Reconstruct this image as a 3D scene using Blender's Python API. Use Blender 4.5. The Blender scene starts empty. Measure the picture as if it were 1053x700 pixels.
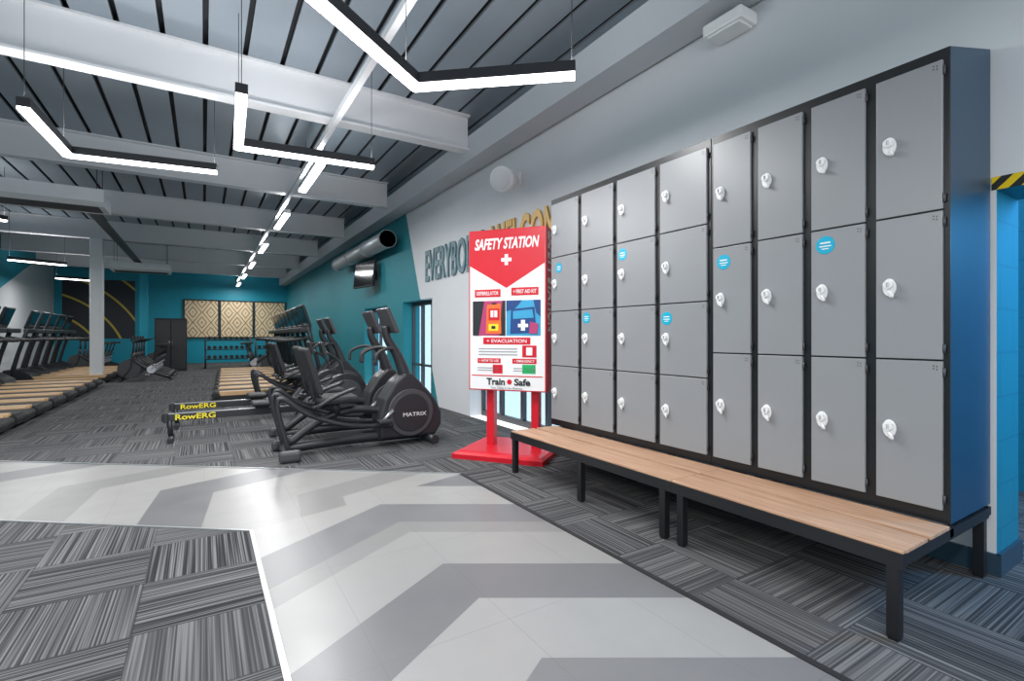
import bpy, bmesh, math, random
from mathutils import Vector, Matrix
random.seed(4)
scene=bpy.context.scene
COL=scene.collection
scene.view_settings.view_transform='Standard'

# ---------------- node helpers ----------------
class NT:
    def __init__(s,name):
        s.m=bpy.data.materials.new(name); s.m.use_nodes=True
        s.t=s.m.node_tree; s.b=s.t.nodes['Principled BSDF']
    def n(s,t): return s.t.nodes.new(t)
    def l(s,a,b): s.t.links.new(a,b)
    def put(s,sock,v):
        if hasattr(v,'is_linked') or isinstance(v,bpy.types.NodeSocket): s.l(v,sock)
        else: sock.default_value=v
    def math(s,op,a,b=None,c=None):
        x=s.n('ShaderNodeMath'); x.operation=op
        s.put(x.inputs[0],a)
        if b is not None: s.put(x.inputs[1],b)
        if c is not None: s.put(x.inputs[2],c)
        return x.outputs[0]
    def mix(s,f,a,b):
        x=s.n('ShaderNodeMix'); x.data_type='RGBA'
        s.put(x.inputs[0],f)
        for k,v in ((6,a),(7,b)):
            if isinstance(v,(tuple,list)): x.inputs[k].default_value=(*v[:3],1)
            else: s.l(v,x.inputs[k])
        return x.outputs[2]
    def xyz(s):
        tc=s.n('ShaderNodeTexCoord'); sp=s.n('ShaderNodeSeparateXYZ'); s.l(tc.outputs['Object'],sp.inputs[0])
        return tc.outputs['Object'],sp.outputs[0],sp.outputs[1],sp.outputs[2]
    def comb(s,x,y,z):
        c=s.n('ShaderNodeCombineXYZ'); s.put(c.inputs[0],x); s.put(c.inputs[1],y); s.put(c.inputs[2],z); return c.outputs[0]
    def noise(s,vec,scale,detail=3):
        x=s.n('ShaderNodeTexNoise'); s.l(vec,x.inputs['Vector']); x.inputs['Scale'].default_value=scale; x.inputs['Detail'].default_value=detail
        return x.outputs[0]
    def ramp(s,f,els,const=False):
        r=s.n('ShaderNodeValToRGB'); cr=r.color_ramp
        if const: cr.interpolation='CONSTANT'
        while len(cr.elements)<len(els): cr.elements.new(.5)
        for e,(p,c) in zip(cr.elements,els):
            e.position=p; e.color=(*c,1) if isinstance(c,tuple) else (c,c,c,1)
        s.l(f,r.inputs[0]); return r.outputs[0]

def mat(name,c,rough=.5,metal=0,em=0,var=.06,scale=6,bump=0,spec=.5):
    k=NT(name); v,_,_,_=k.xyz()
    nz=k.noise(v,scale)
    lo=tuple(x*(1-var) for x in c); hi=tuple(min(1,x*(1+var)) for x in c)
    col=k.mix(nz,lo,hi); k.l(col,k.b.inputs['Base Color'])
    k.b.inputs['Roughness'].default_value=rough; k.b.inputs['Metallic'].default_value=metal
    k.b.inputs['Specular IOR Level'].default_value=spec
    if em:
        k.l(col,k.b.inputs['Emission Color']); k.b.inputs['Emission Strength'].default_value=em
    if bump:
        b=k.n('ShaderNodeBump'); b.inputs['Strength'].default_value=bump; b.inputs['Distance'].default_value=.01
        k.l(k.noise(v,scale*12),b.inputs['Height']); k.l(b.outputs[0],k.b.inputs['Normal'])
    return k.m

BLACK=mat('black_paint',(.012,.012,.014),.35)
ENDP=mat('locker_end_blue_spill',(.012,.055,.11),.4)  # black end panel with blue doorway light tinted into its colour
BLACKM=mat('black_matte',(.02,.02,.022),.6)
BLACKP=mat('black_plastic',(.022,.023,.027),.4)
DGREY=mat('dark_grey',(.06,.06,.066),.45)
SILVER=mat('silver',(.55,.56,.58),.3,.8)
STEEL=mat('steel_trim',(.45,.46,.47),.35,.7)
WHITE=mat('white_paint',(.8,.81,.82),.45,var=.03)
WPLAST=mat('white_plastic',(.85,.85,.85),.3,var=.02)
DOORM=mat('locker_door_grey',(.275,.282,.295),.34,var=.05,scale=2)
RED=mat('red_gloss',(.62,.008,.022),.35,var=.04)
SWHITE=mat('sign_white',(.85,.84,.84),.35,var=.02)
TEALST=mat('cyan_sticker',(.0,.40,.60),.35)
YELLOW=mat('yellow_print',(.85,.7,.03),.4)
GOLD=mat('gold_letter',(.62,.38,.09),.4,.1)
TEALTX=mat('dark_teal_letter',(.13,.23,.26),.45)
TAN=mat('rail_orange_reflection',(.66,.42,.22),.45,var=.12)  # silver treadmill rails; their orange reflection is put into the base colour
LED=mat('led_diffuser',(1,1,1),.4,em=7,var=.0)
SCREEN=mat('screen_glass',(.01,.012,.015),.1)
RUBBER=mat('belt_rubber',(.025,.025,.027),.7)
BEAM=mat('beam_white',(.72,.73,.75),.5,var=.04,scale=1.5)
GBEAM=mat('beam_grey',(.50,.53,.56),.45,var=.06,scale=1.5)
ORANGE=mat('orange_case',(.85,.16,.03),.4)
PINK=mat('magenta_print',(.45,.05,.16),.4)
CYAN=mat('cyan_print',(.05,.35,.6),.4)
NAVY=mat('navy_print',(.02,.06,.22),.4)
GREEN=mat('green_print',(.02,.4,.12),.4)
GREYTX=mat('grey_print',(.35,.35,.36),.5)
DUCT=mat('duct_galvanised',(.42,.45,.47),.4,.5)
BASEB=mat('baseboard_paint',(.03,.06,.09),.4)
TEALP=mat('teal_paint',(.0,.33,.46),.5)

def wood():
    k=NT('bench_wood'); v,x,y,z=k.xyz()
    vec=k.comb(k.math('MULTIPLY',x,30),k.math('MULTIPLY',y,1.5),k.math('MULTIPLY',z,20))
    nz=k.noise(vec,1.5,5)
    k.l(k.ramp(nz,[(.3,(.40,.22,.13)),(.7,(.60,.38,.25))]),k.b.inputs['Base Color'])
    k.b.inputs['Roughness'].default_value=.4; return k.m
WOOD=wood()

def carpet():
    k=NT('carpet_tiles'); v,x,y,z=k.xyz()
    T=.5
    i=k.math('FLOOR',k.math('DIVIDE',k.math('ADD',x,.25),T)); j=k.math('FLOOR',k.math('DIVIDE',y,T))
    par=k.math('FLOORED_MODULO',k.math('ADD',i,j),2.0)
    wn=k.n('ShaderNodeTexWhiteNoise'); wn.noise_dimensions='2D'; k.l(k.comb(i,j,0),wn.inputs[0])
    off=k.math('MULTIPLY',wn.outputs[0],37)
    va=k.comb(k.math('MULTIPLY',x,125),k.math('ADD',k.math('MULTIPLY',y,.7),off),off)
    vb=k.comb(k.math('ADD',k.math('MULTIPLY',x,.7),off),k.math('MULTIPLY',y,125),off)
    na=k.noise(va,1,1.5); nb=k.noise(vb,1,1.5)
    f=k.math('ADD',k.math('MULTIPLY',na,k.math('SUBTRACT',1,par)),k.math('MULTIPLY',nb,par))
    c=k.ramp(f,[(.38,(.024,.025,.027)),(.46,(.055,.056,.06)),(.55,(.115,.115,.12)),(.66,(.19,.187,.185))])
    c=k.mix(k.math('MULTIPLY',wn.outputs[0],.3),c,(.12,.12,.12))
    fx=k.math('FRACT',k.math('DIVIDE',k.math('ADD',x,.25),T)); fy=k.math('FRACT',k.math('DIVIDE',y,T))
    sm=k.math('MAXIMUM',k.math('LESS_THAN',fx,.010),k.math('LESS_THAN',fy,.010))
    c=k.mix(k.math('MULTIPLY',sm,.6),c,(.03,.03,.03))
    k.l(c,k.b.inputs['Base Color']); k.b.inputs['Roughness'].default_value=.9; k.b.inputs['Specular IOR Level'].default_value=.15
    b=k.n('ShaderNodeBump'); b.inputs['Strength'].default_value=.3; b.inputs['Distance'].default_value=.003
    k.l(f,b.inputs['Height']); k.l(b.outputs[0],k.b.inputs['Normal'])
    return k.m
CARPET=carpet()

def vinyl():
    k=NT('vinyl_chevrons'); v,x,y,z=k.xyz()
    K=.62
    wa=k.math('ADD',y,k.math('MULTIPLY',k.math('ABSOLUTE',k.math('SUBTRACT',x,1.08)),K))
    s=k.math('ADD',k.math('MULTIPLY',x,-.7934),k.math('MULTIPLY',y,.6088))
    q=k.math('ADD',k.math('MULTIPLY',x,.6088),k.math('MULTIPLY',y,.7934))
    wb=k.math('ADD',k.math('ADD',s,3.33),k.math('MULTIPLY',k.math('ABSOLUTE',k.math('SUBTRACT',q,3.585)),K))
    side=k.math('GREATER_THAN',k.math('SUBTRACT',y,3.463),k.math('MULTIPLY',k.math('SUBTRACT',x,.25),.271))
    fa=k.math('FRACT',k.math('DIVIDE',k.math('ADD',wa,-.02),2.0))
    fb=k.math('FRACT',k.math('DIVIDE',wb,2.0))
    D=(.145,.145,.152); D2=(.17,.17,.177); Lt=(.31,.305,.297); L2=(.34,.335,.325); Md=(.24,.236,.232)
    ca=k.ramp(fa,[(0,D),(.2,Lt),(.45,Md),(.55,D2),(.75,L2)],True)
    cb=k.ramp(fb,[(0,D),(.22,L2),(.48,Md),(.66,Lt)],True)
    c=k.mix(side,ca,cb)
    nz=k.noise(v,4,6)
    c=k.mix(k.math('MULTIPLY',nz,.4),c,(.22,.217,.212))
    fx=k.math('FRACT',k.math('DIVIDE',x,.555)); fy=k.math('FRACT',k.math('DIVIDE',y,.9))
    sm=k.math('MAXIMUM',k.math('LESS_THAN',fx,.006),k.math('LESS_THAN',fy,.004))
    c3=k.mix(k.math('MULTIPLY',sm,.3),c,(.1,.1,.1))
    k.l(c3,k.b.inputs['Base Color'])
    k.l(k.math('ADD',.24,k.math('MULTIPLY',nz,.16)),k.b.inputs['Roughness'])
    return k.m
VINYL=vinyl()

def wallmat():
    k=NT('painted_block_wall'); v,x,y,z=k.xyz()
    bd=k.math('ADD',8.66,k.math('MULTIPLY',k.math('SUBTRACT',z,1.9),.44))
    teal=k.math('GREATER_THAN',y,bd)
    nz=k.noise(v,1.2,4)
    g=k.mix(nz,(.68,.70,.72),(.77,.78,.80))
    c=k.mix(teal,g,(.012,.24,.29))
    k.l(c,k.b.inputs['Base Color']); k.b.inputs['Roughness'].default_value=.6
    br=k.n('ShaderNodeTexBrick'); k.l(k.comb(y,z,0),br.inputs['Vector'])
    br.inputs['Scale'].default_value=1; br.inputs['Brick Width'].default_value=.45; br.inputs['Row Height'].default_value=.225; br.inputs['Mortar Size'].default_value=.006
    b=k.n('ShaderNodeBump'); b.inputs['Strength'].default_value=.2; b.inputs['Distance'].default_value=.004; b.invert=True
    k.l(br.outputs['Fac'],b.inputs['Height']); k.l(b.outputs[0],k.b.inputs['Normal'])
    return k.m
WALL=wallmat()
def blockblue():
    k=NT('blue_block'); v,x,y,z=k.xyz()
    br=k.n('ShaderNodeTexBrick'); k.l(k.comb(k.math('ADD',x,y),z,0),br.inputs['Vector'])
    br.inputs['Scale'].default_value=1; br.inputs['Brick Width'].default_value=.45; br.inputs['Row Height'].default_value=.225; br.inputs['Mortar Size'].default_value=.006
    k.l(k.mix(k.math('MULTIPLY',br.outputs['Fac'],.4),(.005,.19,.28),(.0,.10,.17)),k.b.inputs['Base Color']); k.b.inputs['Roughness'].default_value=.5
    return k.m
BLOCKB=blockblue()
def leftwall():
    k=NT('left_wall_paint'); v,x,y,z=k.xyz()
    t=k.math('GREATER_THAN',k.math('ADD',z,k.math('MULTIPLY',k.math('SUBTRACT',y,20),-.35)),2.6)
    k.l(k.mix(t,(.68,.7,.72),(.01,.27,.36)),k.b.inputs['Base Color']); k.b.inputs['Roughness'].default_value=.6; return k.m
LWALL=leftwall()
DECK=mat('deck_metal',(.27,.315,.36),.35,.3,var=.15,scale=1.2)
DECKD=mat('deck_groove',(.012,.014,.017),.6)
def hazard():
    k=NT('hazard_stripes'); v,x,y,z=k.xyz()
    f=k.math('FRACT',k.math('MULTIPLY',k.math('ADD',y,z),11))
    k.l(k.mix(k.math('GREATER_THAN',f,.5),(.85,.6,.0),(.01,.01,.01)),k.b.inputs['Base Color']); return k.m
HAZ=hazard()
def deco():
    k=NT('deco_pattern'); v,x,y,z=k.xyz()
    a=k.math('PINGPONG',x,.34); b=k.math('PINGPONG',z,.45)
    f=k.math('FRACT',k.math('MULTIPLY',k.math('ADD',k.math('MULTIPLY',a,1.4),b),4.5))
    f2=k.math('LESS_THAN',f,.25)
    k.l(k.mix(f2,(.85,.68,.44),(.25,.13,.05)),k.b.inputs['Base Color']); k.b.inputs['Roughness'].default_value=.4; return k.m
DECO=deco()
def graphic():
    k=NT('dark_curved_graphic'); v,x,y,z=k.xyz()
    r=k.math('SQRT',k.math('ADD',k.math('POWER',k.math('SUBTRACT',x,-2.2),2),k.math('POWER',k.math('SUBTRACT',z,-1.2),2)))
    f=k.math('FRACT',k.math('MULTIPLY',r,1.3)); st=k.math('LESS_THAN',f,.10)
    k.l(k.mix(st,(.015,.02,.03),(.6,.45,.05)),k.b.inputs['Base Color']); return k.m
GRAPH=graphic()
def glass():
    m=bpy.data.materials.new('window_glass'); m.use_nodes=True; t=m.node_tree; t.nodes.clear()
    o=t.nodes.new('ShaderNodeOutputMaterial'); mx=t.nodes.new('ShaderNodeMixShader'); tr=t.nodes.new('ShaderNodeBsdfTransparent'); gl=t.nodes.new('ShaderNodeBsdfGlossy')
    tr.inputs[0].default_value=(.75,.88,.95,1); gl.inputs['Roughness'].default_value=.05; mx.inputs[0].default_value=.1
    t.links.new(tr.outputs[0],mx.inputs[1]); t.links.new(gl.outputs[0],mx.inputs[2]); t.links.new(mx.outputs[0],o.inputs[0]); return m
GLASS=glass()

# ---------------- mesh helpers ----------------
def box(bm,c,s,m=0,bev=0,R=None,seg=2):
    vs=bmesh.ops.create_cube(bm,size=1)['verts']
    M=Matrix.Translation(Vector(c))@(R.to_4x4() if R else Matrix.Identity(4))@Matrix.Diagonal((*s,1))
    bmesh.ops.transform(bm,matrix=M,verts=vs)
    fs=set(f for v in vs for f in v.link_faces)
    for f in fs: f.material_index=m
    if bev:
        es=list(set(e for v in vs for e in v.link_edges))
        bmesh.ops.bevel(bm,geom=es,offset=bev,segments=seg,affect='EDGES',profile=.5,clamp_overlap=True)
def lohi(bm,lo,hi,m=0,bev=0):
    box(bm,[(a+b)/2 for a,b in zip(lo,hi)],[b-a for a,b in zip(lo,hi)],m,bev)
def prism(bm,pts,axis,lo,hi,m=0,bev=0,smooth=False):
    def P(p,t):
        return {'x':(t,p[0],p[1]),'y':(p[0],t,p[1]),'z':(p[0],p[1],t)}[axis]
    A=[bm.verts.new(P(p,lo)) for p in pts]; B=[bm.verts.new(P(p,hi)) for p in pts]
    fs=[bm.faces.new(A),bm.faces.new(B[::-1])]
    n=len(pts)
    for i in range(n):
        f=bm.faces.new((A[i],B[i],B[(i+1)%n],A[(i+1)%n])); f.smooth=smooth; fs.append(f)
    for f in fs: f.material_index=m
    bmesh.ops.recalc_face_normals(bm,faces=fs)
    if bev:
        es=[e for e in fs[0].edges]+[e for e in fs[1].edges]
        bmesh.ops.bevel(bm,geom=es,offset=bev,segments=3,affect='EDGES',profile=.5,clamp_overlap=True)
def tube(bm,pts,r,m=0,n=10,smooth=True,sub=0,cap=True):
    pts=[Vector(p) for p in pts]
    rs=r if isinstance(r,(list,tuple)) else [r]*len(pts)
    if sub and len(pts)>2:
        q=[];qr=[]
        for i in range(len(pts)-1):
            p0=pts[max(i-1,0)];p1=pts[i];p2=pts[i+1];p3=pts[min(i+2,len(pts)-1)]
            for k in range(sub):
                t=k/sub
                q.append(.5*((2*p1)+(p2-p0)*t+(2*p0-5*p1+4*p2-p3)*t*t+(3*p1-p0-3*p2+p3)*t**3)); qr.append(rs[i]*(1-t)+rs[i+1]*t)
        q.append(pts[-1]); qr.append(rs[-1]); pts=q; rs=qr
    rings=[]; up=None
    for i,p in enumerate(pts):
        d=(pts[min(i+1,len(pts)-1)]-pts[max(i-1,0)]).normalized()
        if up is None:
            up=d.orthogonal().normalized()
        up=(up-d*up.dot(d)).normalized(); sd=d.cross(up)
        rings.append([bm.verts.new(p+(up*math.cos(2*math.pi*k/n)+sd*math.sin(2*math.pi*k/n))*rs[i]) for k in range(n)])
    fs=[]
    for a,b in zip(rings,rings[1:]):
        for k in range(n):
            f=bm.faces.new((a[k],a[(k+1)%n],b[(k+1)%n],b[k])); f.smooth=smooth; fs.append(f)
    if cap: fs+= [bm.faces.new(rings[0][::-1]),bm.faces.new(rings[-1])]
    for f in fs: f.material_index=m
def disc(bm,c,axis,r,th,m=0,n=28):
    a=Vector(axis).normalized()*th/2; c=Vector(c)
    tube(bm,[c-a,c-a*.98,c+a*.98,c+a],[r*.97,r,r,r*.97],m,n)
def mk(name,bm,mats,parent=None,**props):
    me=bpy.data.meshes.new(name); bm.to_mesh(me); bm.free()
    for m in mats: me.materials.append(m)
    o=bpy.data.objects.new(name,me); COL.objects.link(o)
    if parent: o.parent=parent
    for k,v in props.items(): o[k]=v
    return o
def part(name,parent,mats,fn,**props):
    bm=bmesh.new(); fn(bm); return mk(name,bm,mats if isinstance(mats,list) else [mats],parent,**props)
def thing(name,label,cat,loc=(0,0,0),rz=0,group=None):
    e=bpy.data.objects.new(name,None); COL.objects.link(e); e.empty_display_size=.1
    e.location=loc; e.rotation_euler=(0,0,rz); e['label']=label; e['category']=cat
    if group: e['group']=group
    return e
def solo(name,label,cat,mats,fn,group=None,loc=(0,0,0)):
    o=part(name,None,mats,fn); o['label']=label; o['category']=cat; o.location=loc
    if group: o['group']=group
    return o
def struct(name,mats,fn):
    o=part(name,None,mats,fn); o['kind']='structure'; return o
def dup(root,loc,rz=None,label=None):
    n=root.copy(); COL.objects.link(n); n.location=loc
    if rz is not None: n.rotation_euler=(0,0,rz)
    if label: n['label']=label
    def rec(a,b):
        for ch in a.children:
            c=ch.copy(); COL.objects.link(c); c.parent=b; rec(ch,c)
    rec(root,n); return n
def textobj(name,body,org,xd,up,w,h,m,parent=None,ext=.002,off=0,shear=0,**props):
    cu=bpy.data.curves.new('t','FONT'); cu.body=body; cu.size=1; cu.extrude=.01; cu.offset=off; cu.shear=shear; cu.align_x='LEFT'; cu.resolution_u=3
    o=bpy.data.objects.new('t',cu); COL.objects.link(o)
    bpy.context.view_layer.update()
    dg=bpy.context.evaluated_depsgraph_get()
    me=bpy.data.meshes.new_from_object(o.evaluated_get(dg)); bpy.data.objects.remove(o)
    xs=[v.co.x for v in me.vertices]; ys=[v.co.y for v in me.vertices]; zs=[v.co.z for v in me.vertices]
    x0,x1,y0,y1=min(xs),max(xs),min(ys),max(ys); zm=max(zs)
    xd=Vector(xd);up=Vector(up);nn=xd.cross(up); org=Vector(org)
    for v in me.vertices:
        v.co=org+xd*(((v.co.x-x0)/(x1-x0)-.5)*w)+up*(((v.co.y-y0)/(y1-y0)-.5)*h)+nn*(v.co.z/zm*ext)
    me.materials.clear(); me.materials.append(m)
    ob=bpy.data.objects.new(name,me); COL.objects.link(ob)
    if parent: ob.parent=parent
    for k,v in props.items(): ob[k]=v
    return ob
def arealight(loc,sx,sy,e,rot=(0,0,0),col=(1,1,1)):
    L=bpy.data.lights.new('lamp','AREA'); L.shape='RECTANGLE'; L.size=sx; L.size_y=sy; L.energy=e; L.color=col
    o=bpy.data.objects.new('lamp',L); COL.objects.link(o); o.location=loc; o.rotation_euler=rot; return o

YB=26.0; XL=-5.0; XW=3.4; ZC=4.2; HC=1.213
# ---------------- room shell ----------------
def f_floor(bm):
    def face(pts,m):
        f=bm.faces.new([bm.verts.new((x,y,0)) for x,y in pts]); f.material_index=m
    face([(.25,-3),(1.915,-3),(1.915,3.914),(.25,3.463)],1)
    face([(.25,3.463),(1.915,3.914),(XL,9.22),(XL,7.49)],1)
    face([(1.915,-3),(3.4,-3),(3.4,YB),(1.915,YB)],0)
    face([(1.915,3.914),(1.915,YB),(XL,YB),(XL,9.22)],0)
    face([(XL,-3),(.25,-3),(.25,3.463),(XL,7.49)],0)
    face([(3.4,-3),(5.6,-3),(5.6,2.2),(3.4,2.2)],0)
    for f in bm.faces:
        f.normal_update()
        if f.normal.z<0: f.normal_flip()
struct('floor',[CARPET,VINYL],f_floor)
def strip(p,q,w,m,h=.006):
    def fn(bm):
        P=Vector((*p,0));Q=Vector((*q,0)); d=(Q-P); L=d.length; a=math.atan2(d.y,d.x)
        box(bm,(P+Q)/2+Vector((0,0,h/2)),(L,w,h),0,0,Matrix.Rotation(a,3,'Z'))
    return fn
struct('trim_1',BLACKM,strip((1.915,-3),(1.915,3.914),.03,0))
struct('trim_2',STEEL,strip((.25,-3),(.25,3.463),.022,0))
struct('trim_3',STEEL,strip((.25,3.463),(XL,7.49),.018,0))
struct('trim_4',STEEL,strip((1.915,3.914),(XL,9.22),.018,0))
def f_wr(bm):
    T=.36
    for y0,y1 in ((.822,4.4),(6.65,8.1),(9.6,10.6),(12.4,YB),(-3,-.3)):
        lohi(bm,(XW,y0,0),(XW+T,y1,ZC+.1))
    for y0,y1,z in ((4.4,6.65,1.88),(8.1,9.6,1.88),(10.6,12.4,1.88),(-.3,.822,1.95)):
        lohi(bm,(XW,y0,z),(XW+T,y1,ZC+.1))
    for f in bm.faces:
        c=f.calc_center_median()
        if abs(c.y-.822)<.01 and c.z<2.5 and f.normal.y<0: f.material_index=1
        if c.z<1.97 and f.normal.z<-.5 and c.y<1: f.material_index=1
struct('wall_right',[WALL,BLOCKB],f_wr)
struct('wall_passage',BLOCKB,lambda bm:(lohi(bm,(5.4,-3,0),(5.6,2.2,3)),lohi(bm,(3.77,2.0,0),(5.4,2.2,3))))
struct('wall_back',TEALP,lambda bm:lohi(bm,(XL,YB,0),(XW+.36,YB+.2,ZC+.1)))
struct('wall_left',LWALL,lambda bm:lohi(bm,(XL-.2,-3,0),(XL,YB+.2,ZC+.1)))
struct('baseboard_right',BASEB,lambda bm:(lohi(bm,(XW-.018,.80,0),(XW,4.4,.11)),lohi(bm,(XW-.018,.804,0),(XW+.36,.822,.11)),lohi(bm,(XW-.018,12.4,0),(XW,YB,.11))))
def f_ceil(bm):
    x=XL; P=.36
    while x<XW+.3:
        lohi(bm,(x,-3,ZC),(x+P-.05,YB,ZC+.03),0)
        lohi(bm,(x+P-.05,-3,ZC+.07),(x+P,YB,ZC+.1),1)
        lohi(bm,(x+P-.055,-3,ZC+.03),(x+P-.05,YB,ZC+.1),1)
        lohi(bm,(x+P,-3,ZC+.03),(x+P+.005,YB,ZC+.1),1)
        x+=P
struct('ceiling',[DECK,DECKD],f_ceil)
struct('trim_5',HAZ,lambda bm:lohi(bm,(XW-.004,-.3,1.95),(XW,.84,2.015)))

def window(n,y0,y1,divs):
    w=struct('window_%d'%n,[DGREY,GLASS],lambda bm:None)
    bm=bmesh.new(); X=XW+.2
    lohi(bm,(X,y0,0),(X+.06,y1,.08)); lohi(bm,(X,y0,1.8),(X+.06,y1,1.88))
    for i in range(divs+1):
        yy=y0+(y1-y0)*i/divs; lohi(bm,(X,max(y0,yy-.03),.08),(X+.06,min(y1,yy+.03),1.8))
    lohi(bm,(X,y0,.62),(X+.06,y1,.66))
    lohi(bm,(X+.025,y0,.08),(X+.03,y1,1.8),1)
    bm.to_mesh(w.data); bm.free()
window(1,4.4,6.65,4); window(2,8.1,9.6,3); window(3,10.6,12.4,3)

def ibeam(x0,x1,z0,z1,w,t=.025):
    pts=[(-w/2,z0),(w/2,z0),(w/2,z0+t),(t/2,z0+t),(t/2,z1-t),(w/2,z1-t),(w/2,z1),(-w/2,z1),(-w/2,z1-t),(-t/2,z1-t),(-t/2,z0+t),(-w/2,z0+t)]
    return lambda bm:prism(bm,pts,'x',x0,x1)
b0=solo('ceiling_beam','white painted steel beam crossing under the metal roof deck','ceiling beam',BEAM,ibeam(XL,3.06,3.72,ZC,.18),'roof beams',(0,6.06,0))
for k in range(1,6): dup(b0,(0,6.06+3.5*k,0))
def f_yb(bm):
    pts=[(3.06,3.6),(3.36,3.6),(3.36,3.63),(3.1,3.63),(3.1,3.9),(3.36,3.9),(3.36,3.93),(3.06,3.93)]
    prism(bm,pts,'y',-3,YB)
solo('edge_beam','long grey steel beam running along the side wall','ceiling beam',GBEAM,f_yb)
solo('cable_conduit','straight white conduit carrying the row of ceiling lights','conduit',BEAM,lambda bm:lohi(bm,(1.25,2.6,3.64),(1.31,YB,3.71)))
solo('structural_column','square white steel column beside the treadmills','column',WHITE,lambda bm:(lohi(bm,(-.13,-.13,0),(.13,.13,3.72),0,.01),lohi(bm,(-.17,-.17,0),(.17,.17,.03))),loc=(-2.35,16.56,0))
solo('structural_column','teal painted square column near the rear wall','column',TEALP,lambda bm:(lohi(bm,(-.13,-.13,0),(.13,.13,3.72),0,.01),lohi(bm,(-.17,-.17,0),(.17,.17,.03))),loc=(-1.95,23.56,0))

# ---------------- linear lights ----------------
def linlight(pts,z,label,e=29,up=10,w=.085,group='linear ceiling lights',ztop=ZC+.002,house=BLACKP,cx=0):
    t=thing('linear_light',label,'ceiling light',(pts[0][0],pts[0][1],z),0,group)
    o=Vector((pts[0][0],pts[0][1],0))
    for a,b in zip(pts,pts[1:]):
        A=Vector((*a,0))-o;B=Vector((*b,0))-o;d=B-A; ang=math.atan2(d.y,d.x)
        R=Matrix.Rotation(ang,3,'Z')
        part('housing',t,house,lambda bm:box(bm,(A+B)/2+Vector((0,0,.05)),(d.length+w*.6,w,.075),0,0,R))
        part('diffuser',t,LED,lambda bm:box(bm,(A+B)/2,(d.length+w*.5,w*.92,.028),0,0,R))
    cps=[Vector((*p,0)) for p in pts]
    if len(cps)==3: cps[1]=cps[1].lerp(cps[0],.12)
    for a in cps:
        A=a-o+Vector((cx,0,0)); part('suspension_cable',t,BLACKM,lambda bm:tube(bm,[A+Vector((0,0,.08)),A+Vector((0,0,ztop-z))],.003,n=5))
    for a,b in zip(pts,pts[1:]):
        A=Vector(a);B=Vector(b);d=B-A;c=(A+B)/2;ang=math.atan2(d.y,d.x)
        arealight((c.x,c.y,z-.02),d.length,w*.9,e,(0,0,ang))
        if up: arealight((c.x,c.y,z+.1),d.length,w*.8,up,(math.pi,0,ang))
    return t
lab='black suspended linear LED light bent in a V shape'
linlight([(.42,2.72),(1.298,3.386),(2.149,2.667)],3.0,lab)
linlight([(-1.203,5.35),(-1.144,6.498),(.10,6.31)],3.0,lab)
linlight([(.239,4.2),(.279,5.371),(1.512,5.243)],3.0,lab)
sl='short straight suspended LED light above the treadmills'
linlight([(-3.9,16.2),(-3.0,16.7)],3.0,sl,40)
linlight([(-3.9,20.6),(-3.1,20.9)],3.0,sl,40)
linlight([(-3.6,11.6),(-3.0,12.2)],3.25,sl,40)
for i,y in enumerate((7.4,10.5,14,17.5,21,24.4)):
    linlight([(1.28,y-.7),(1.28,y+.7)],3.42,'straight white linear LED light hung below the conduit',48,11,.11,'row of straight ceiling lights',ZC+.002,BEAM,.045)
linlight([(-1.5,.2),(-.5,-.8),(.8,-.6)],3.0,lab,54,12)  # this V light and the next are out of view, added to brighten the room
linlight([(-3.6,3.0),(-2.6,2.4),(-2.2,1.2)],3.0,lab,54,12)

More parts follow.
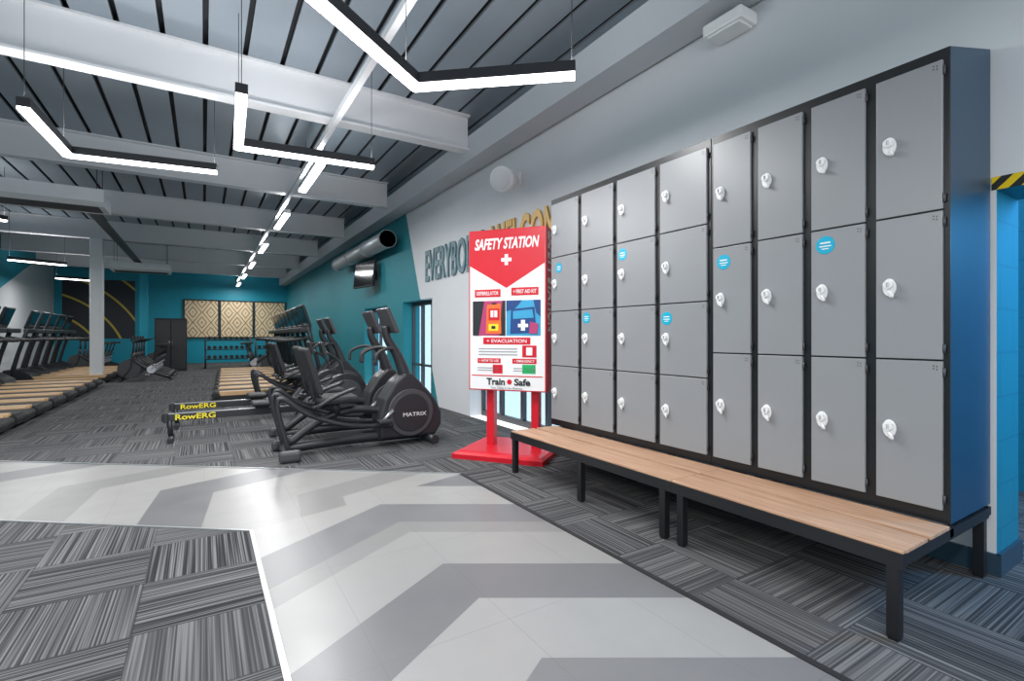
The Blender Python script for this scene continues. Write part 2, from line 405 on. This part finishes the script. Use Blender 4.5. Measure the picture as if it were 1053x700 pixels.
# ---------------- lockers ----------------
DX=2.85; Z0=.36; Z1=2.517; ZB=2.666; XBk=3.385
def locker_bank(y0,cols,cw,tiers,label,stickers):
    t=thing('locker_bank',label,'lockers',(DX,y0,0))
    L=cols*cw; D=XBk-DX
    def fb(bm):
        prism(bm,[(0.0,Z0),(0.0,Z1),(D,ZB),(D,Z0)],'y',0,L,0,.003)
        for f in bm.faces:
            f.normal_update()
            if f.normal.y<-.9 and f.calc_area()>.5: f.material_index=1
    part('body',t,[BLACK,ENDP],fb)
    dz0=.416; dz1=2.468; dh=(dz1-dz0)/tiers; fr=.024
    for c in range(cols):
        for r in range(tiers):
            ya=c*cw+fr; yb=(c+1)*cw-fr; za=dz0+r*dh+.004; zb=dz0+(r+1)*dh-.004
            d=part('door',t,DOORM,lambda bm:lohi(bm,(-.016,ya,za),(0.001,yb,zb),0,.003))
            yc=yb-.19*(cw if cw<.35 else .32)*.85-.01; zc=(za+zb)/2+.005
            def fh(bm):
                n=20
                pts=[(yc+.028*math.cos(2*math.pi*i/n),zc+.043*math.sin(2*math.pi*i/n)) for i in range(n)]
                prism(bm,pts,'x',-.030,-.016,0,.004)
                disc(bm,(-.038,yc,zc+.012),(1,0,0),.02,.02,0,18)
                box(bm,(-.05,yc,zc+.012),(.008,.006,.026),1,.002)
                tube(bm,[(-.028,yc,zc-.018),(-.042,yc-.014,zc-.032),(-.04,yc-.018,zc-.046),(-.03,yc-.004,zc-.04)],.007,0,8,sub=4)
            part('lock',d,[WPLAST,DGREY],fh,label='white oval cam lock')
            def fv(bm):
                for a in range(2):
                    for b in range(2):
                        box(bm,(-.0163,ya+.02+a*.012,zb-.024-b*.014+a*.003),(.001,.004,.006),0)
            part('vent',d,BLACKM,fv)
            if (c,r) in stickers:
                dy,dzz=stickers[(c,r)]
                yy=yb-dy*(yb-ya); zq=za+dzz*(zb-za)
                part('sticker',d,[TEALST,SWHITE],lambda bm:(disc(bm,(-.0165,yy,zq),(1,0,0),.048,.002,0,28),
                    box(bm,(-.0178,yy,zq+.012),(.001,.052,.008),1),box(bm,(-.0178,yy,zq-.006),(.001,.06,.006),1),box(bm,(-.0178,yy,zq-.02),(.001,.036,.005),1)),label='round cyan sticker with white lines')
            for hz in (za+.05,zb-.05):
                part('hinge',d,DGREY,lambda bm:tube(bm,[(-.012,ya-.006,hz-.02),(-.012,ya-.006,hz+.02)],.005,0,8))
    return t
YN=.841; W1=.3085; YJ=YN+4*W1; W2=.4437
locker_bank(YN,4,W1,3,'black locker bank with grey doors in three tiers and sloping top',{(1,1):(.28,.88),(3,1):(.3,.86)})
locker_bank(YJ+.002,4,W2,4,'black locker bank with grey doors in four tiers and sloping top',{(0,1):(.16,.80),(1,2):(.16,.82),(2,1):(.18,.86),(3,2):(.3,.8)})

# benches
def bench(y0,y1,legs,label):
    t=thing('changing_bench',label,'bench',(0,y0,0)); L=y1-y0; X0=2.32; X1=3.35
    def fr(bm):
        lohi(bm,(X0,0,.295),(X0+.03,L,.356)); lohi(bm,(X1-.03,0,.315),(X1,L,.356)); lohi(bm,(2.81,0,.315),(2.85,L,.356))
        for y in (0,L-.03): lohi(bm,(X0+.03,y,.305),(X1-.03,y+.03,.352))
    part('frame',t,BLACK,fr)
    for (a,b) in ((X0+.006,2.565),(2.60,2.81)):
        part('slat',t,WOOD,lambda bm:lohi(bm,(a,.001,.345),(b,L-.001,.366),0,.003))
    for y in legs:
        for x in (X0+.002,X1-.05):
            part('leg',t,BLACK,lambda bm:(lohi(bm,(x,y-y0-.022,.012),(x+.044,y-y0+.022,.31),0,.002),lohi(bm,(x+.004,y-y0-.018,0),(x+.04,y-y0+.018,.014))))
bench(.83,1.965,(.866,1.90),'low black steel bench with wooden slats beneath the lockers')
bench(1.966,3.74,(2.03,2.80,3.70),'long low black steel bench with wooden slats beneath the lockers')

# ---------------- safety station ----------------
S=thing('safety_station_stand','red and white free-standing safety station sign beside the lockers','sign stand',(2.71,4.355,0),math.atan2(-.789,.604))
def f_base(bm):
    lv=[(.47,.43,0),(.47,.43,.045),(.44,.40,.065),(.40,.35,.075)]
    rings=[[bm.verts.new((sx*a,sy*b,z)) for sx,sy in ((-1,-1),(1,-1),(1,1),(-1,1))] for a,b,z in lv]
    bm.faces.new(rings[0][::-1]); bm.faces.new(rings[-1])
    for A,B in zip(rings,rings[1:]):
        for i in range(4): bm.faces.new((A[i],A[(i+1)%4],B[(i+1)%4],B[i]))
part('base',S,RED,f_base)
for x in (-.22,.27): part('post',S,RED,lambda bm:lohi(bm,(x-.04,-.05,.07),(x+.04,.05,.7),0,.004))
part('panel',S,RED,lambda bm:lohi(bm,(-.42,-.14,.652),(.42,.14,2.296),0,.006))
YF=-.142
part('face',S,SWHITE,lambda bm:lohi(bm,(-.405,YF,.665),(.405,YF+.004,2.285)))
def zz(v): return 2.296-(v-235)*.009844
def xx(u): return (u-521)*.01063
def flat(bm,pts,m=0,y=YF): prism(bm,[(xx(u),zz(v)) for u,v in pts],'y',y-.003,y,m)
part('header',S,RED,lambda bm:flat(bm,[(483,236),(559,236),(559,272),(521,296),(483,272)]))
def txt(b,u,v,w,h,m,off=.02,shear=0,y=YF-.004): return textobj('lettering',b,(xx(u),y,zz(v)),(1,0,0),(0,0,1),w,h,m,S,.0015,off,shear)
txt('SAFETY STATION',521,250,.70,.115,SWHITE,.03,.25)
part('cross',S,SWHITE,lambda bm:(lohi(bm,(-.055,YF-.005,zz(267)-.018),(.055,YF-.003,zz(267)+.018)),lohi(bm,(-.018,YF-.0052,zz(267)-.055),(.018,YF-.003,zz(267)+.055))))
def lab2(u0,u1,v0,v1,text,m=RED,tw=.85):
    part('label_strip',S,m,lambda bm:flat(bm,[(u0,v0),(u1,v0),(u1,v1),(u0,v1)]))
    txt(text,(u0+u1)/2,(v0+v1)/2,(u1-u0)*.01063*tw,(v1-v0)*.009844*.5,SWHITE,.01)
lab2(488,515,297,305,'DEFIBRILLATOR'); lab2(526,553,296,304,'+ FIRST AID KIT')
def q4(u0,v0,u1,v1): return [(u0,v0),(u1,v0),(u1,v1),(u0,v1)]
part('display_window',S,[PINK,CYAN,ORANGE,BLACKP,SWHITE,YELLOW,NAVY,RED],lambda bm:(
 flat(bm,q4(486,309,520,345),0),flat(bm,q4(521,309,555,345),1),
 flat(bm,[(486,309),(498,309),(492,345),(486,345)],3,YF-.003),flat(bm,[(517,309),(520,309),(520,345),(514,345)],3,YF-.003),
 flat(bm,[(501,313),(515,312),(516,343),(500,343)],2,YF-.004),flat(bm,[(506,311),(511,311),(511,313),(506,313)],3,YF-.004),
 flat(bm,q4(503,317,514,329),7,YF-.007),flat(bm,q4(505,319,508,326),4,YF-.010),flat(bm,q4(509,319,512,326),4,YF-.010),flat(bm,q4(503,333,513,340),5,YF-.007),flat(bm,q4(506,335,510,338),3,YF-.010),
 flat(bm,[(521,309),(537,309),(529,318),(521,320)],6,YF-.003),flat(bm,[(548,309),(555,309),(555,326),(551,322)],6,YF-.003),
 flat(bm,[(526,318),(549,316),(551,342),(525,343)],6,YF-.005),flat(bm,[(528,320),(547,318.5),(548.5,327),(528,328)],1,YF-.008),flat(bm,q4(536,329,540,340),4,YF-.008),flat(bm,q4(533,333,543,336.5),4,YF-.0082),flat(bm,[(545,331),(553,333),(552,343),(544,343)],0,YF-.009)))
lab2(497,545,347,354,'+ EVACUATION')
part('text_lines',S,GREYTX,lambda bm:[flat(bm,q4(492,v,532,v+1.2)) for v in (358,361,364)]+[flat(bm,q4(a,v,a+22,v+1)) for a in (491,528) for v in (378,380.5)])
part('icon',S,[RED,GREEN,SWHITE],lambda bm:(flat(bm,q4(537,355,551,367),0),flat(bm,q4(541,357,547,365),2,YF-.003),flat(bm,q4(507,375,517,384),0),flat(bm,q4(537,374.5,550,383.5),1),flat(bm,q4(485,386,557,387),0)))
lab2(491,515,368.5,373.5,'+ HOW TO USE'); lab2(527,551,368.5,373.5,'+ EMERGENCY')
txt('Train',510,392.5,.20,.07,BLACKP,.03); txt('Safe',537,392.5,.17,.07,BLACKP,.03)
part('logo_ring',S,RED,lambda bm:disc(bm,(xx(524),YF-.001,zz(392.5)),(0,1,0),.026,.003))
txt('Your Safety is Our Business',521,399,.34,.03,GREYTX,0)
textobj('lettering','SAFETY STATION',(.4225,0.0,zz(290)),(0,0,-1),(0,1,0),1.0,.17,SWHITE,S,.002,.03)

for body,ya,yb,m,col in (('EVERYBODY',8.35,6.19,TEALTX,'dark teal'),('WELCOME',5.95,4.27,GOLD,'gold')):
    o=textobj('wall_lettering',body,(XW-.001,(ya+yb)/2,2.45),(0,-1,0),(0,0,1),ya-yb,.56,m,None,.03,.015)
    o['label']='raised %s capital letters reading %s on the wall'%(col,body); o['category']='wall lettering'

# wall items
sp=thing('wall_speaker','white wall mounted loudspeaker on a bracket','speaker',(XW,5.3,3.2))
part('bracket',sp,WPLAST,lambda bm:(tube(bm,[(0,0,0),(-.14,0,-.02)],.025),lohi(bm,(-.015,-.06,-.08),(0,.06,.08))))
part('cabinet',sp,WPLAST,lambda bm:tube(bm,[(-.12,.06,-.02),(-.15,.02,-.02),(-.27,-.05,-.05),(-.30,-.07,-.06)],[.08,.13,.16,.15],0,24))
part('grille',sp,WHITE,lambda bm:disc(bm,(-.305,-.073,-.062),(.8,.55,.2),.12,.012))
tv=thing('television','black flat television on a wall arm above the windows','television',(XW,11.5,2.62))
RT=Matrix.Rotation(math.radians(10),3,'Z')@Matrix.Rotation(.12,3,'Y')
part('casing',tv,BLACKM,lambda bm:box(bm,(-.24,0,0),(.06,1.0,.6),0,.012,RT))
part('screen',tv,SCREEN,lambda bm:box(bm,Vector((-.24,0,0))+RT@Vector((-.032,0,0)),(.004,.95,.54),0,0,RT))
part('bracket',tv,BLACKM,lambda bm:(tube(bm,[(-.001,0,0),(-.23,0,0)],.03),lohi(bm,(-.02,-.12,-.12),(-.001,.12,.12))))
eb=thing('emergency_light','small white emergency light box on the upper wall','emergency light',(XW,2.25,3.5))
part('housing',eb,WPLAST,lambda bm:lohi(bm,(-.2,-.16,-.04),(0,.16,.05),0,.012)); part('lens',eb,SWHITE,lambda bm:lohi(bm,(-.18,-.13,-.055),(-.02,.13,-.038),0,.004))
solo('ventilation_duct','round galvanised ventilation duct running along the wall','duct',DUCT,lambda bm:(tube(bm,[(3.12,9.7,3.15),(3.12,14,3.15)],.17,0,24),[tube(bm,[(3.12,y-.02,3.15),(3.12,y+.02,3.15)],.185,0,24) for y in (9.72,11.1,12.5,13.9)]))
def acunit(loc,w,d,h,label):
    t=thing('air_conditioner',label,'air conditioner',loc)
    part('casing',t,WHITE,lambda bm:prism(bm,[(0,.06),(0.1,0),(d,0),(d,h),(0,h)],'x',0,w,0,.01))
    part('vent_grille',t,DGREY,lambda bm:[lohi(bm,(.08,.12+i*.06,-.006),(w-.08,.15+i*.06,.0)) for i in range(int((d-.2)/.06))])
    for x in (.1,w-.1):
        for y in (.1,d-.1): part('hanger',t,DGREY,lambda bm:tube(bm,[(x,y,h),(x,y,ZC-loc[2])],.006,0,6))
acunit((-2.95,9.75,3.2),1.65,.7,.25,'white under-ceiling air conditioning unit')
acunit((-2.4,18.9,3.2),1.5,.8,.25,'white under-ceiling air conditioning unit with dark grille')
solo('cable_tray','narrow dark cable tray hung below the roof','cable tray',DGREY,lambda bm:prism(bm,[(-1.84,3.5),(-1.68,3.5),(-1.68,3.56),(-1.69,3.56),(-1.69,3.51),(-1.83,3.51),(-1.83,3.56),(-1.84,3.56)],'y',10.6,22))

# ---------------- gym machines ----------------
def recumbent(loc):
    t=thing('recumbent_bike','black recumbent exercise bike with backrest and rounded drive housing','exercise bike',loc,0,'row of recumbent bikes')
    part('base_frame',t,BLACKP,lambda bm:(tube(bm,[(.1,-.3,.05),(.1,.3,.05)],.045,0,12),tube(bm,[(1.6,-.27,.05),(1.6,.27,.05)],.045,0,12),
        tube(bm,[(.1,0,.07),(.6,0,.10),(1.5,0,.09)],.05,0,10,sub=4),tube(bm,[(.12,0,.12),(.45,0,.34),(.8,0,.42),(1.2,0,.36)],.04,0,10,sub=5)))
    for s in (-1,1):
        part('foot_cap',t,DGREY,lambda bm:box(bm,(.1,s*.3,.06),(.2,.09,.11),0,.03))
    pr=[(1.02,.08),(1.0,.3),(1.06,.52),(1.18,.70),(1.3,.80),(1.4,.78),(1.52,.66),(1.66,.50),(1.74,.34),(1.74,.2),(1.66,.08)]
    part('housing',t,BLACKP,lambda bm:prism(bm,pr,'y',-.14,.14,0,.035))
    for s in (-1,1):
        part('drive_cover',t,DGREY,lambda bm:disc(bm,(1.36,s*.145,.36),(0,1,0),.26,.03,0,36))
        part('drive_hub',t,BLACKP,lambda bm:disc(bm,(1.36,s*.16,.36),(0,1,0),.21,.012,0,36))
        part('crank_arm',t,SILVER,lambda bm:tube(bm,[(1.15,s*.17,.4),(1.15+s*.12,s*.19,.4+s*.1)],.018,0,8))
        part('pedal',t,BLACKM,lambda bm:box(bm,(1.15+s*.12,s*.25,.4+s*.1),(.14,.11,.04),0,.012))
    textobj('lettering','MATRIX',(1.40,-.169,.34),(1,0,0),(0,0,1),.27,.042,SWHITE,t,.002,0)
    part('mast',t,BLACKP,lambda bm:tube(bm,[(1.36,0,.72),(1.26,0,.98),(1.14,0,1.18),(1.12,0,1.32)],[.08,.055,.045,.045],0,12,sub=4))
    R=Matrix.Rotation(-.42,3,'Y'); R2=Matrix.Rotation(-.3,3,'Y')
    part('console',t,[DGREY,SCREEN],lambda bm:(box(bm,(1.14,0,1.38),(.05,.40,.30),0,.02,R),box(bm,(1.114,0,1.392),(.008,.35,.24),1,0,R)))
    for s in (-1,1): part('front_handlebar',t,BLACKM,lambda bm:tube(bm,[(1.2,0,1.05),(1.1,s*.2,1.08),(.95,s*.26,1.02),(.93,s*.26,.9)],.018,0,8,sub=4))
    part('seat',t,BLACKM,lambda bm:box(bm,(.58,0,.55),(.40,.42,.08),0,.03))
    part('backrest',t,BLACKM,lambda bm:box(bm,(.33,0,.85),(.06,.42,.50),0,.025,R2))
    part('seat_post',t,BLACKP,lambda bm:(tube(bm,[(.6,0,.38),(.56,0,.53)],.05,0,10),tube(bm,[(.46,0,.5),(.36,0,.6),(.33,0,.85)],.03,0,10,sub=3)))
    for s in (-1,1):
        part('side_handle',t,BLACKP,lambda bm:tube(bm,[(.40,s*.05,.50),(.34,s*.28,.5),(.5,s*.32,.60),(.72,s*.31,.68)],.02,0,10,sub=5))
        part('side_rail',t,BLACKP,lambda bm:tube(bm,[(1.15,s*.16,.24),(.7,s*.2,.28),(.3,s*.2,.42),(.05,s*.2,.60),(.0,s*.2,.52),(.06,s*.2,.25),(.1,s*.2,.08)],.024,0,10,sub=5))
    return t
e=recumbent((.60,5.42,0)); dup(e,(.66,6.22,0)); dup(e,(.70,8.85,0)); dup(e,(.72,9.6,0))

def treadmill(loc):
    t=thing('treadmill','black treadmill with silver side rails tinted as if reflecting orange and tall console','treadmill',loc)
    part('deck',t,[BLACKM,RUBBER],lambda bm:(lohi(bm,(.0,-.4,.05),(1.9,.4,.12),0,.01),lohi(bm,(.04,-.29,.12),(1.5,.29,.165),1,.004),tube(bm,[(.05,-.4,.1),(.05,.4,.1)],.06,0,12)))
    for s in (-1,1): part('side_rail',t,TAN,lambda bm:lohi(bm,(.08,s*.345-.055,.11),(1.45,s*.345+.055,.185),0,.01))
    part('motor_cover',t,BLACKP,lambda bm:prism(bm,[(1.38,.12),(1.45,.24),(1.65,.36),(1.9,.34),(2.0,.2),(2.0,.06),(1.38,.06)],'y',-.41,.41,0,.02))
    for s in (-1,1):
        part('upright',t,BLACKP,lambda bm:tube(bm,[(1.78,s*.37,.2),(1.66,s*.37,.7),(1.5,s*.37,1.22)],[.05,.04,.04],0,10,sub=2))
        part('handrail',t,BLACKM,lambda bm:tube(bm,[(1.56,s*.37,1.05),(1.3,s*.37,1.0),(1.02,s*.36,.98)],.025,0,8,sub=3))
    R=Matrix.Rotation(-.35,3,'Y')
    part('console',t,[BLACKP,SCREEN],lambda bm:(box(bm,(1.46,0,1.17),(.22,.80,.09),0,.02),box(bm,(1.5,0,1.42),(.05,.62,.42),0,.02,R),box(bm,(1.47,0,1.43),(.01,.56,.34),1,0,R)))
    part('crossbar',t,BLACKM,lambda bm:tube(bm,[(1.3,-.38,1.02),(1.3,.38,1.02)],.018,0,8))
    t.scale=(1.05,1,1.13)
    return t
tr=treadmill((.15,10.7,0)); tr['group']='treadmills facing the window wall'
for i in range(1,8): dup(tr,(.15+.03*i,10.7+.95*i,0))
tl=dup(tr,(-2.05,8.3,0),math.pi); tl['group']='treadmills facing the far side wall'
for i in list(range(1,8))+[9,10,11,12,13]:
    q=dup(tl,(-2.05,8.3+.93*i+(.1 if i>8 else 0),0),math.pi)

def rower(loc):
    t=thing('rowing_machine','black rowing machine with yellow lettering on the rail','rowing machine',loc,0,'rowing machines')
    part('monorail',t,[BLACKP,SILVER],lambda bm:(box(bm,(.72,0,.27),(1.5,.055,.08),0,.008),box(bm,(.72,0,.313),(1.46,.035,.008),1)))
    part('rear_leg',t,BLACKP,lambda bm:(tube(bm,[(.04,0,.27),(.06,0,.04)],.028,0,10),tube(bm,[(.06,-.2,.03),(.06,.2,.03)],.03,0,10),box(bm,(.01,0,.27),(.05,.09,.11),0,.01)))
    part('front_leg',t,BLACKP,lambda bm:(tube(bm,[(2.15,0,.35),(2.3,-.24,.03)],.025),tube(bm,[(2.15,0,.35),(2.3,.24,.03)],.025),tube(bm,[(2.3,-.26,.03),(2.3,.26,.03)],.025),box(bm,(1.75,0,.26),(.7,.08,.1),0,.01)))
    part('flywheel_cage',t,[BLACKP,DGREY],lambda bm:(disc(bm,(2.02,0,.42),(0,1,0),.28,.16,0,36),disc(bm,(2.02,0,.42),(0,1,0),.20,.18,1,36)))
    part('seat',t,BLACKM,lambda bm:(box(bm,(1.0,0,.37),(.24,.3,.05),0,.02),box(bm,(1.0,0,.33),(.16,.1,.05))))
    for s in (-1,1): part('footrest',t,DGREY,lambda bm:box(bm,(1.5,s*.13,.30),(.03,.13,.32),0,.01,Matrix.Rotation(.7,3,'Y')))
    part('monitor',t,[BLACKP,SCREEN],lambda bm:(tube(bm,[(2.0,0,.6),(1.95,0,.85),(1.75,0,1.0)],.018,0,8,sub=3),box(bm,(1.72,0,1.03),(.04,.2,.2),0,.01,Matrix.Rotation(-.3,3,'Y')),box(bm,(1.697,0,1.03),(.006,.15,.12),1,0,Matrix.Rotation(-.3,3,'Y'))))
    part('pull_handle',t,BLACKM,lambda bm:tube(bm,[(1.7,-.24,.52),(1.72,0,.54),(1.7,.24,.52)],.015,0,8))
    textobj('lettering','RowERG',(.30,-.03,.27),(1,0,0),(0,0,1),.40,.064,YELLOW,t,.002,.02)
    return t
r=rower((-.38,6.92,0)); dup(r,(-.36,7.9,0))

def bike(loc,rz):
    t=thing('spin_bike','black indoor cycling bike with front flywheel','exercise bike',loc,rz,'indoor cycling bikes')
    part('frame',t,BLACKP,lambda bm:(tube(bm,[(.05,-.25,.04),(.05,.25,.04)],.035),tube(bm,[(1.15,-.25,.04),(1.15,.25,.04)],.035),tube(bm,[(.05,0,.06),(.5,0,.25),(.95,0,.6)],.045,0,10,sub=3),tube(bm,[(1.15,0,.06),(.95,0,.35),(.9,0,.75)],.04,0,10,sub=3),tube(bm,[(.5,0,.25),(.35,0,.65)],.04)))
    part('flywheel',t,DGREY,lambda bm:disc(bm,(.98,0,.33),(0,1,0),.25,.06,0,30))
    part('seat',t,BLACKM,lambda bm:(tube(bm,[(.36,0,.6),(.28,0,.92)],.022),prism(bm,[(.12,-.1),(.12,.1),(.25,.09),(.42,.03),(.42,-.03),(.25,-.09)],'z',.92,.98,0,.01)))
    part('handlebar',t,BLACKM,lambda bm:(tube(bm,[(.9,0,.7),(.88,0,1.02)],.025),tube(bm,[(.68,-.2,1.12),(.88,-.18,1.04),(.88,.18,1.04),(.68,.2,1.12)],.018,0,8,sub=3),box(bm,(.92,0,1.13),(.04,.2,.14),0,.01)))
    for s in (-1,1): part('crank',t,SILVER,lambda bm:(disc(bm,(.5,s*.07,.3),(0,1,0),.1,.03,0,24),tube(bm,[(.5,s*.08,.3),(.5-s*.1,s*.1,.3+s*.14)],.012),box(bm,(.5-s*.1,s*.15,.3+s*.14),(.1,.1,.025))))
    return t
bk=bike((-.7,16.5,0),math.pi)
for x,y in ((-.7,17.2),(-.7,17.9),(-.7,18.6),(-.7,19.3),(-2.6,21.6),(-2.6,22.4),(-2.6,23.2),(-2.6,24.0),(-.6,22.4),(-.6,23.4)): dup(bk,(x,y,0),math.pi)
for i in range(3): dup(bk,(.9+.1*i,18.5+.8*i,0),0)

cb=thing('equipment_cabinet','tall black equipment cabinet with two doors','cabinet',(-.95,20.4,0))
part('body',cb,BLACKM,lambda bm:lohi(bm,(-.45,0,0),(.45,.5,1.8),0,.01))
for s in (-1,1):
    d=part('door',cb,BLACKP,lambda bm:lohi(bm,(s*.22-.21,-.02,.08),(s*.22+.21,0,1.74),0,.005))
    part('handle',d,SILVER,lambda bm:tube(bm,[(s*.04,-.035,.85),(s*.04,-.035,1.05)],.01,0,8))

def rack(loc):
    t=thing('dumbbell_rack','black steel rack with tiers of dumbbells','weight rack',loc,0,'dumbbell racks')
    part('frame',t,BLACKP,lambda bm:[tube(bm,[(x,.45,1.1),(x,0,.3),(x,0,0)],.03,0,8) for x in (0,1.5)]+[tube(bm,[(x,.5,0),(x,.45,1.1)],.03,0,8) for x in (0,1.5)])
    for y,z in ((.02,.35),(.22,.7),(.42,1.05)):
        part('shelf',t,BLACKM,lambda bm:lohi(bm,(0,y-.1,z-.03),(1.5,y+.12,z)))
    return t
def dumbbell(bm):
    for y in (-.1,.1): disc(bm,(0,y,.07),(0,1,0),.065,.07,0,10)
    tube(bm,[(0,-.1,.07),(0,.1,.07)],.016,1,8)
db0=None
for lx in (.05,1.75):
    rk=rack((lx,21.4,0)) if lx<1 else dup(rk,(lx,21.6,0))
    ly=21.4 if lx<1 else 21.6
    for y,z in ((.02,.35),(.22,.7),(.42,1.05)):
        for i in range(8):
            L=(lx+.12+i*.18,ly+y,z)
            if db0 is None:
                db0=solo('dumbbell','black rubber dumbbell on the rack','dumbbell',[BLACKM,SILVER],dumbbell,'dumbbells on the racks',L)
            else: dup(db0,L)

for i,x in enumerate((-.75,.62,1.99)):
    t=thing('decorative_panel','gold geometric patterned panel in a dark frame on the teal wall','wall panel',(x,YB-.08,0),0,'decorative wall panels')
    part('frame',t,BLACKM,lambda bm:(lohi(bm,(0,0,1.1),(1.34,.08,1.15)),lohi(bm,(0,0,2.77),(1.34,.08,2.82)),lohi(bm,(0,0,1.15),(.04,.08,2.77)),lohi(bm,(1.30,0,1.15),(1.34,.08,2.77))))
    part('panel',t,DECO,lambda bm:lohi(bm,(.04,.03,1.15),(1.30,.07,2.77)))
solo('wall_graphic','dark wall panel printed with curved yellow stripes','wall graphic',GRAPH,lambda bm:lohi(bm,(-1.15,0,0),(1.15,.02,2.4)),loc=(-3.6,YB-.03,1.1))

arealight((4.7,-.8,2.3),.8,.8,75,(math.radians(60),0,math.radians(45)),(.12,.5,1))

w=bpy.data.worlds.new('World'); scene.world=w; w.use_nodes=True
bg=w.node_tree.nodes['Background']; bg.inputs[0].default_value=(.92,.96,1,1); bg.inputs[1].default_value=1.65

cam=bpy.data.cameras.new('camera'); co=bpy.data.objects.new('camera',cam); COL.objects.link(co)
co.location=(0,0,HC); co.rotation_euler=(math.pi/2,0,-math.radians(31.96))
cam.sensor_width=36; cam.lens=508/1053*36; cam.shift_y=-5/1053; cam.clip_start=.05
scene.camera=co
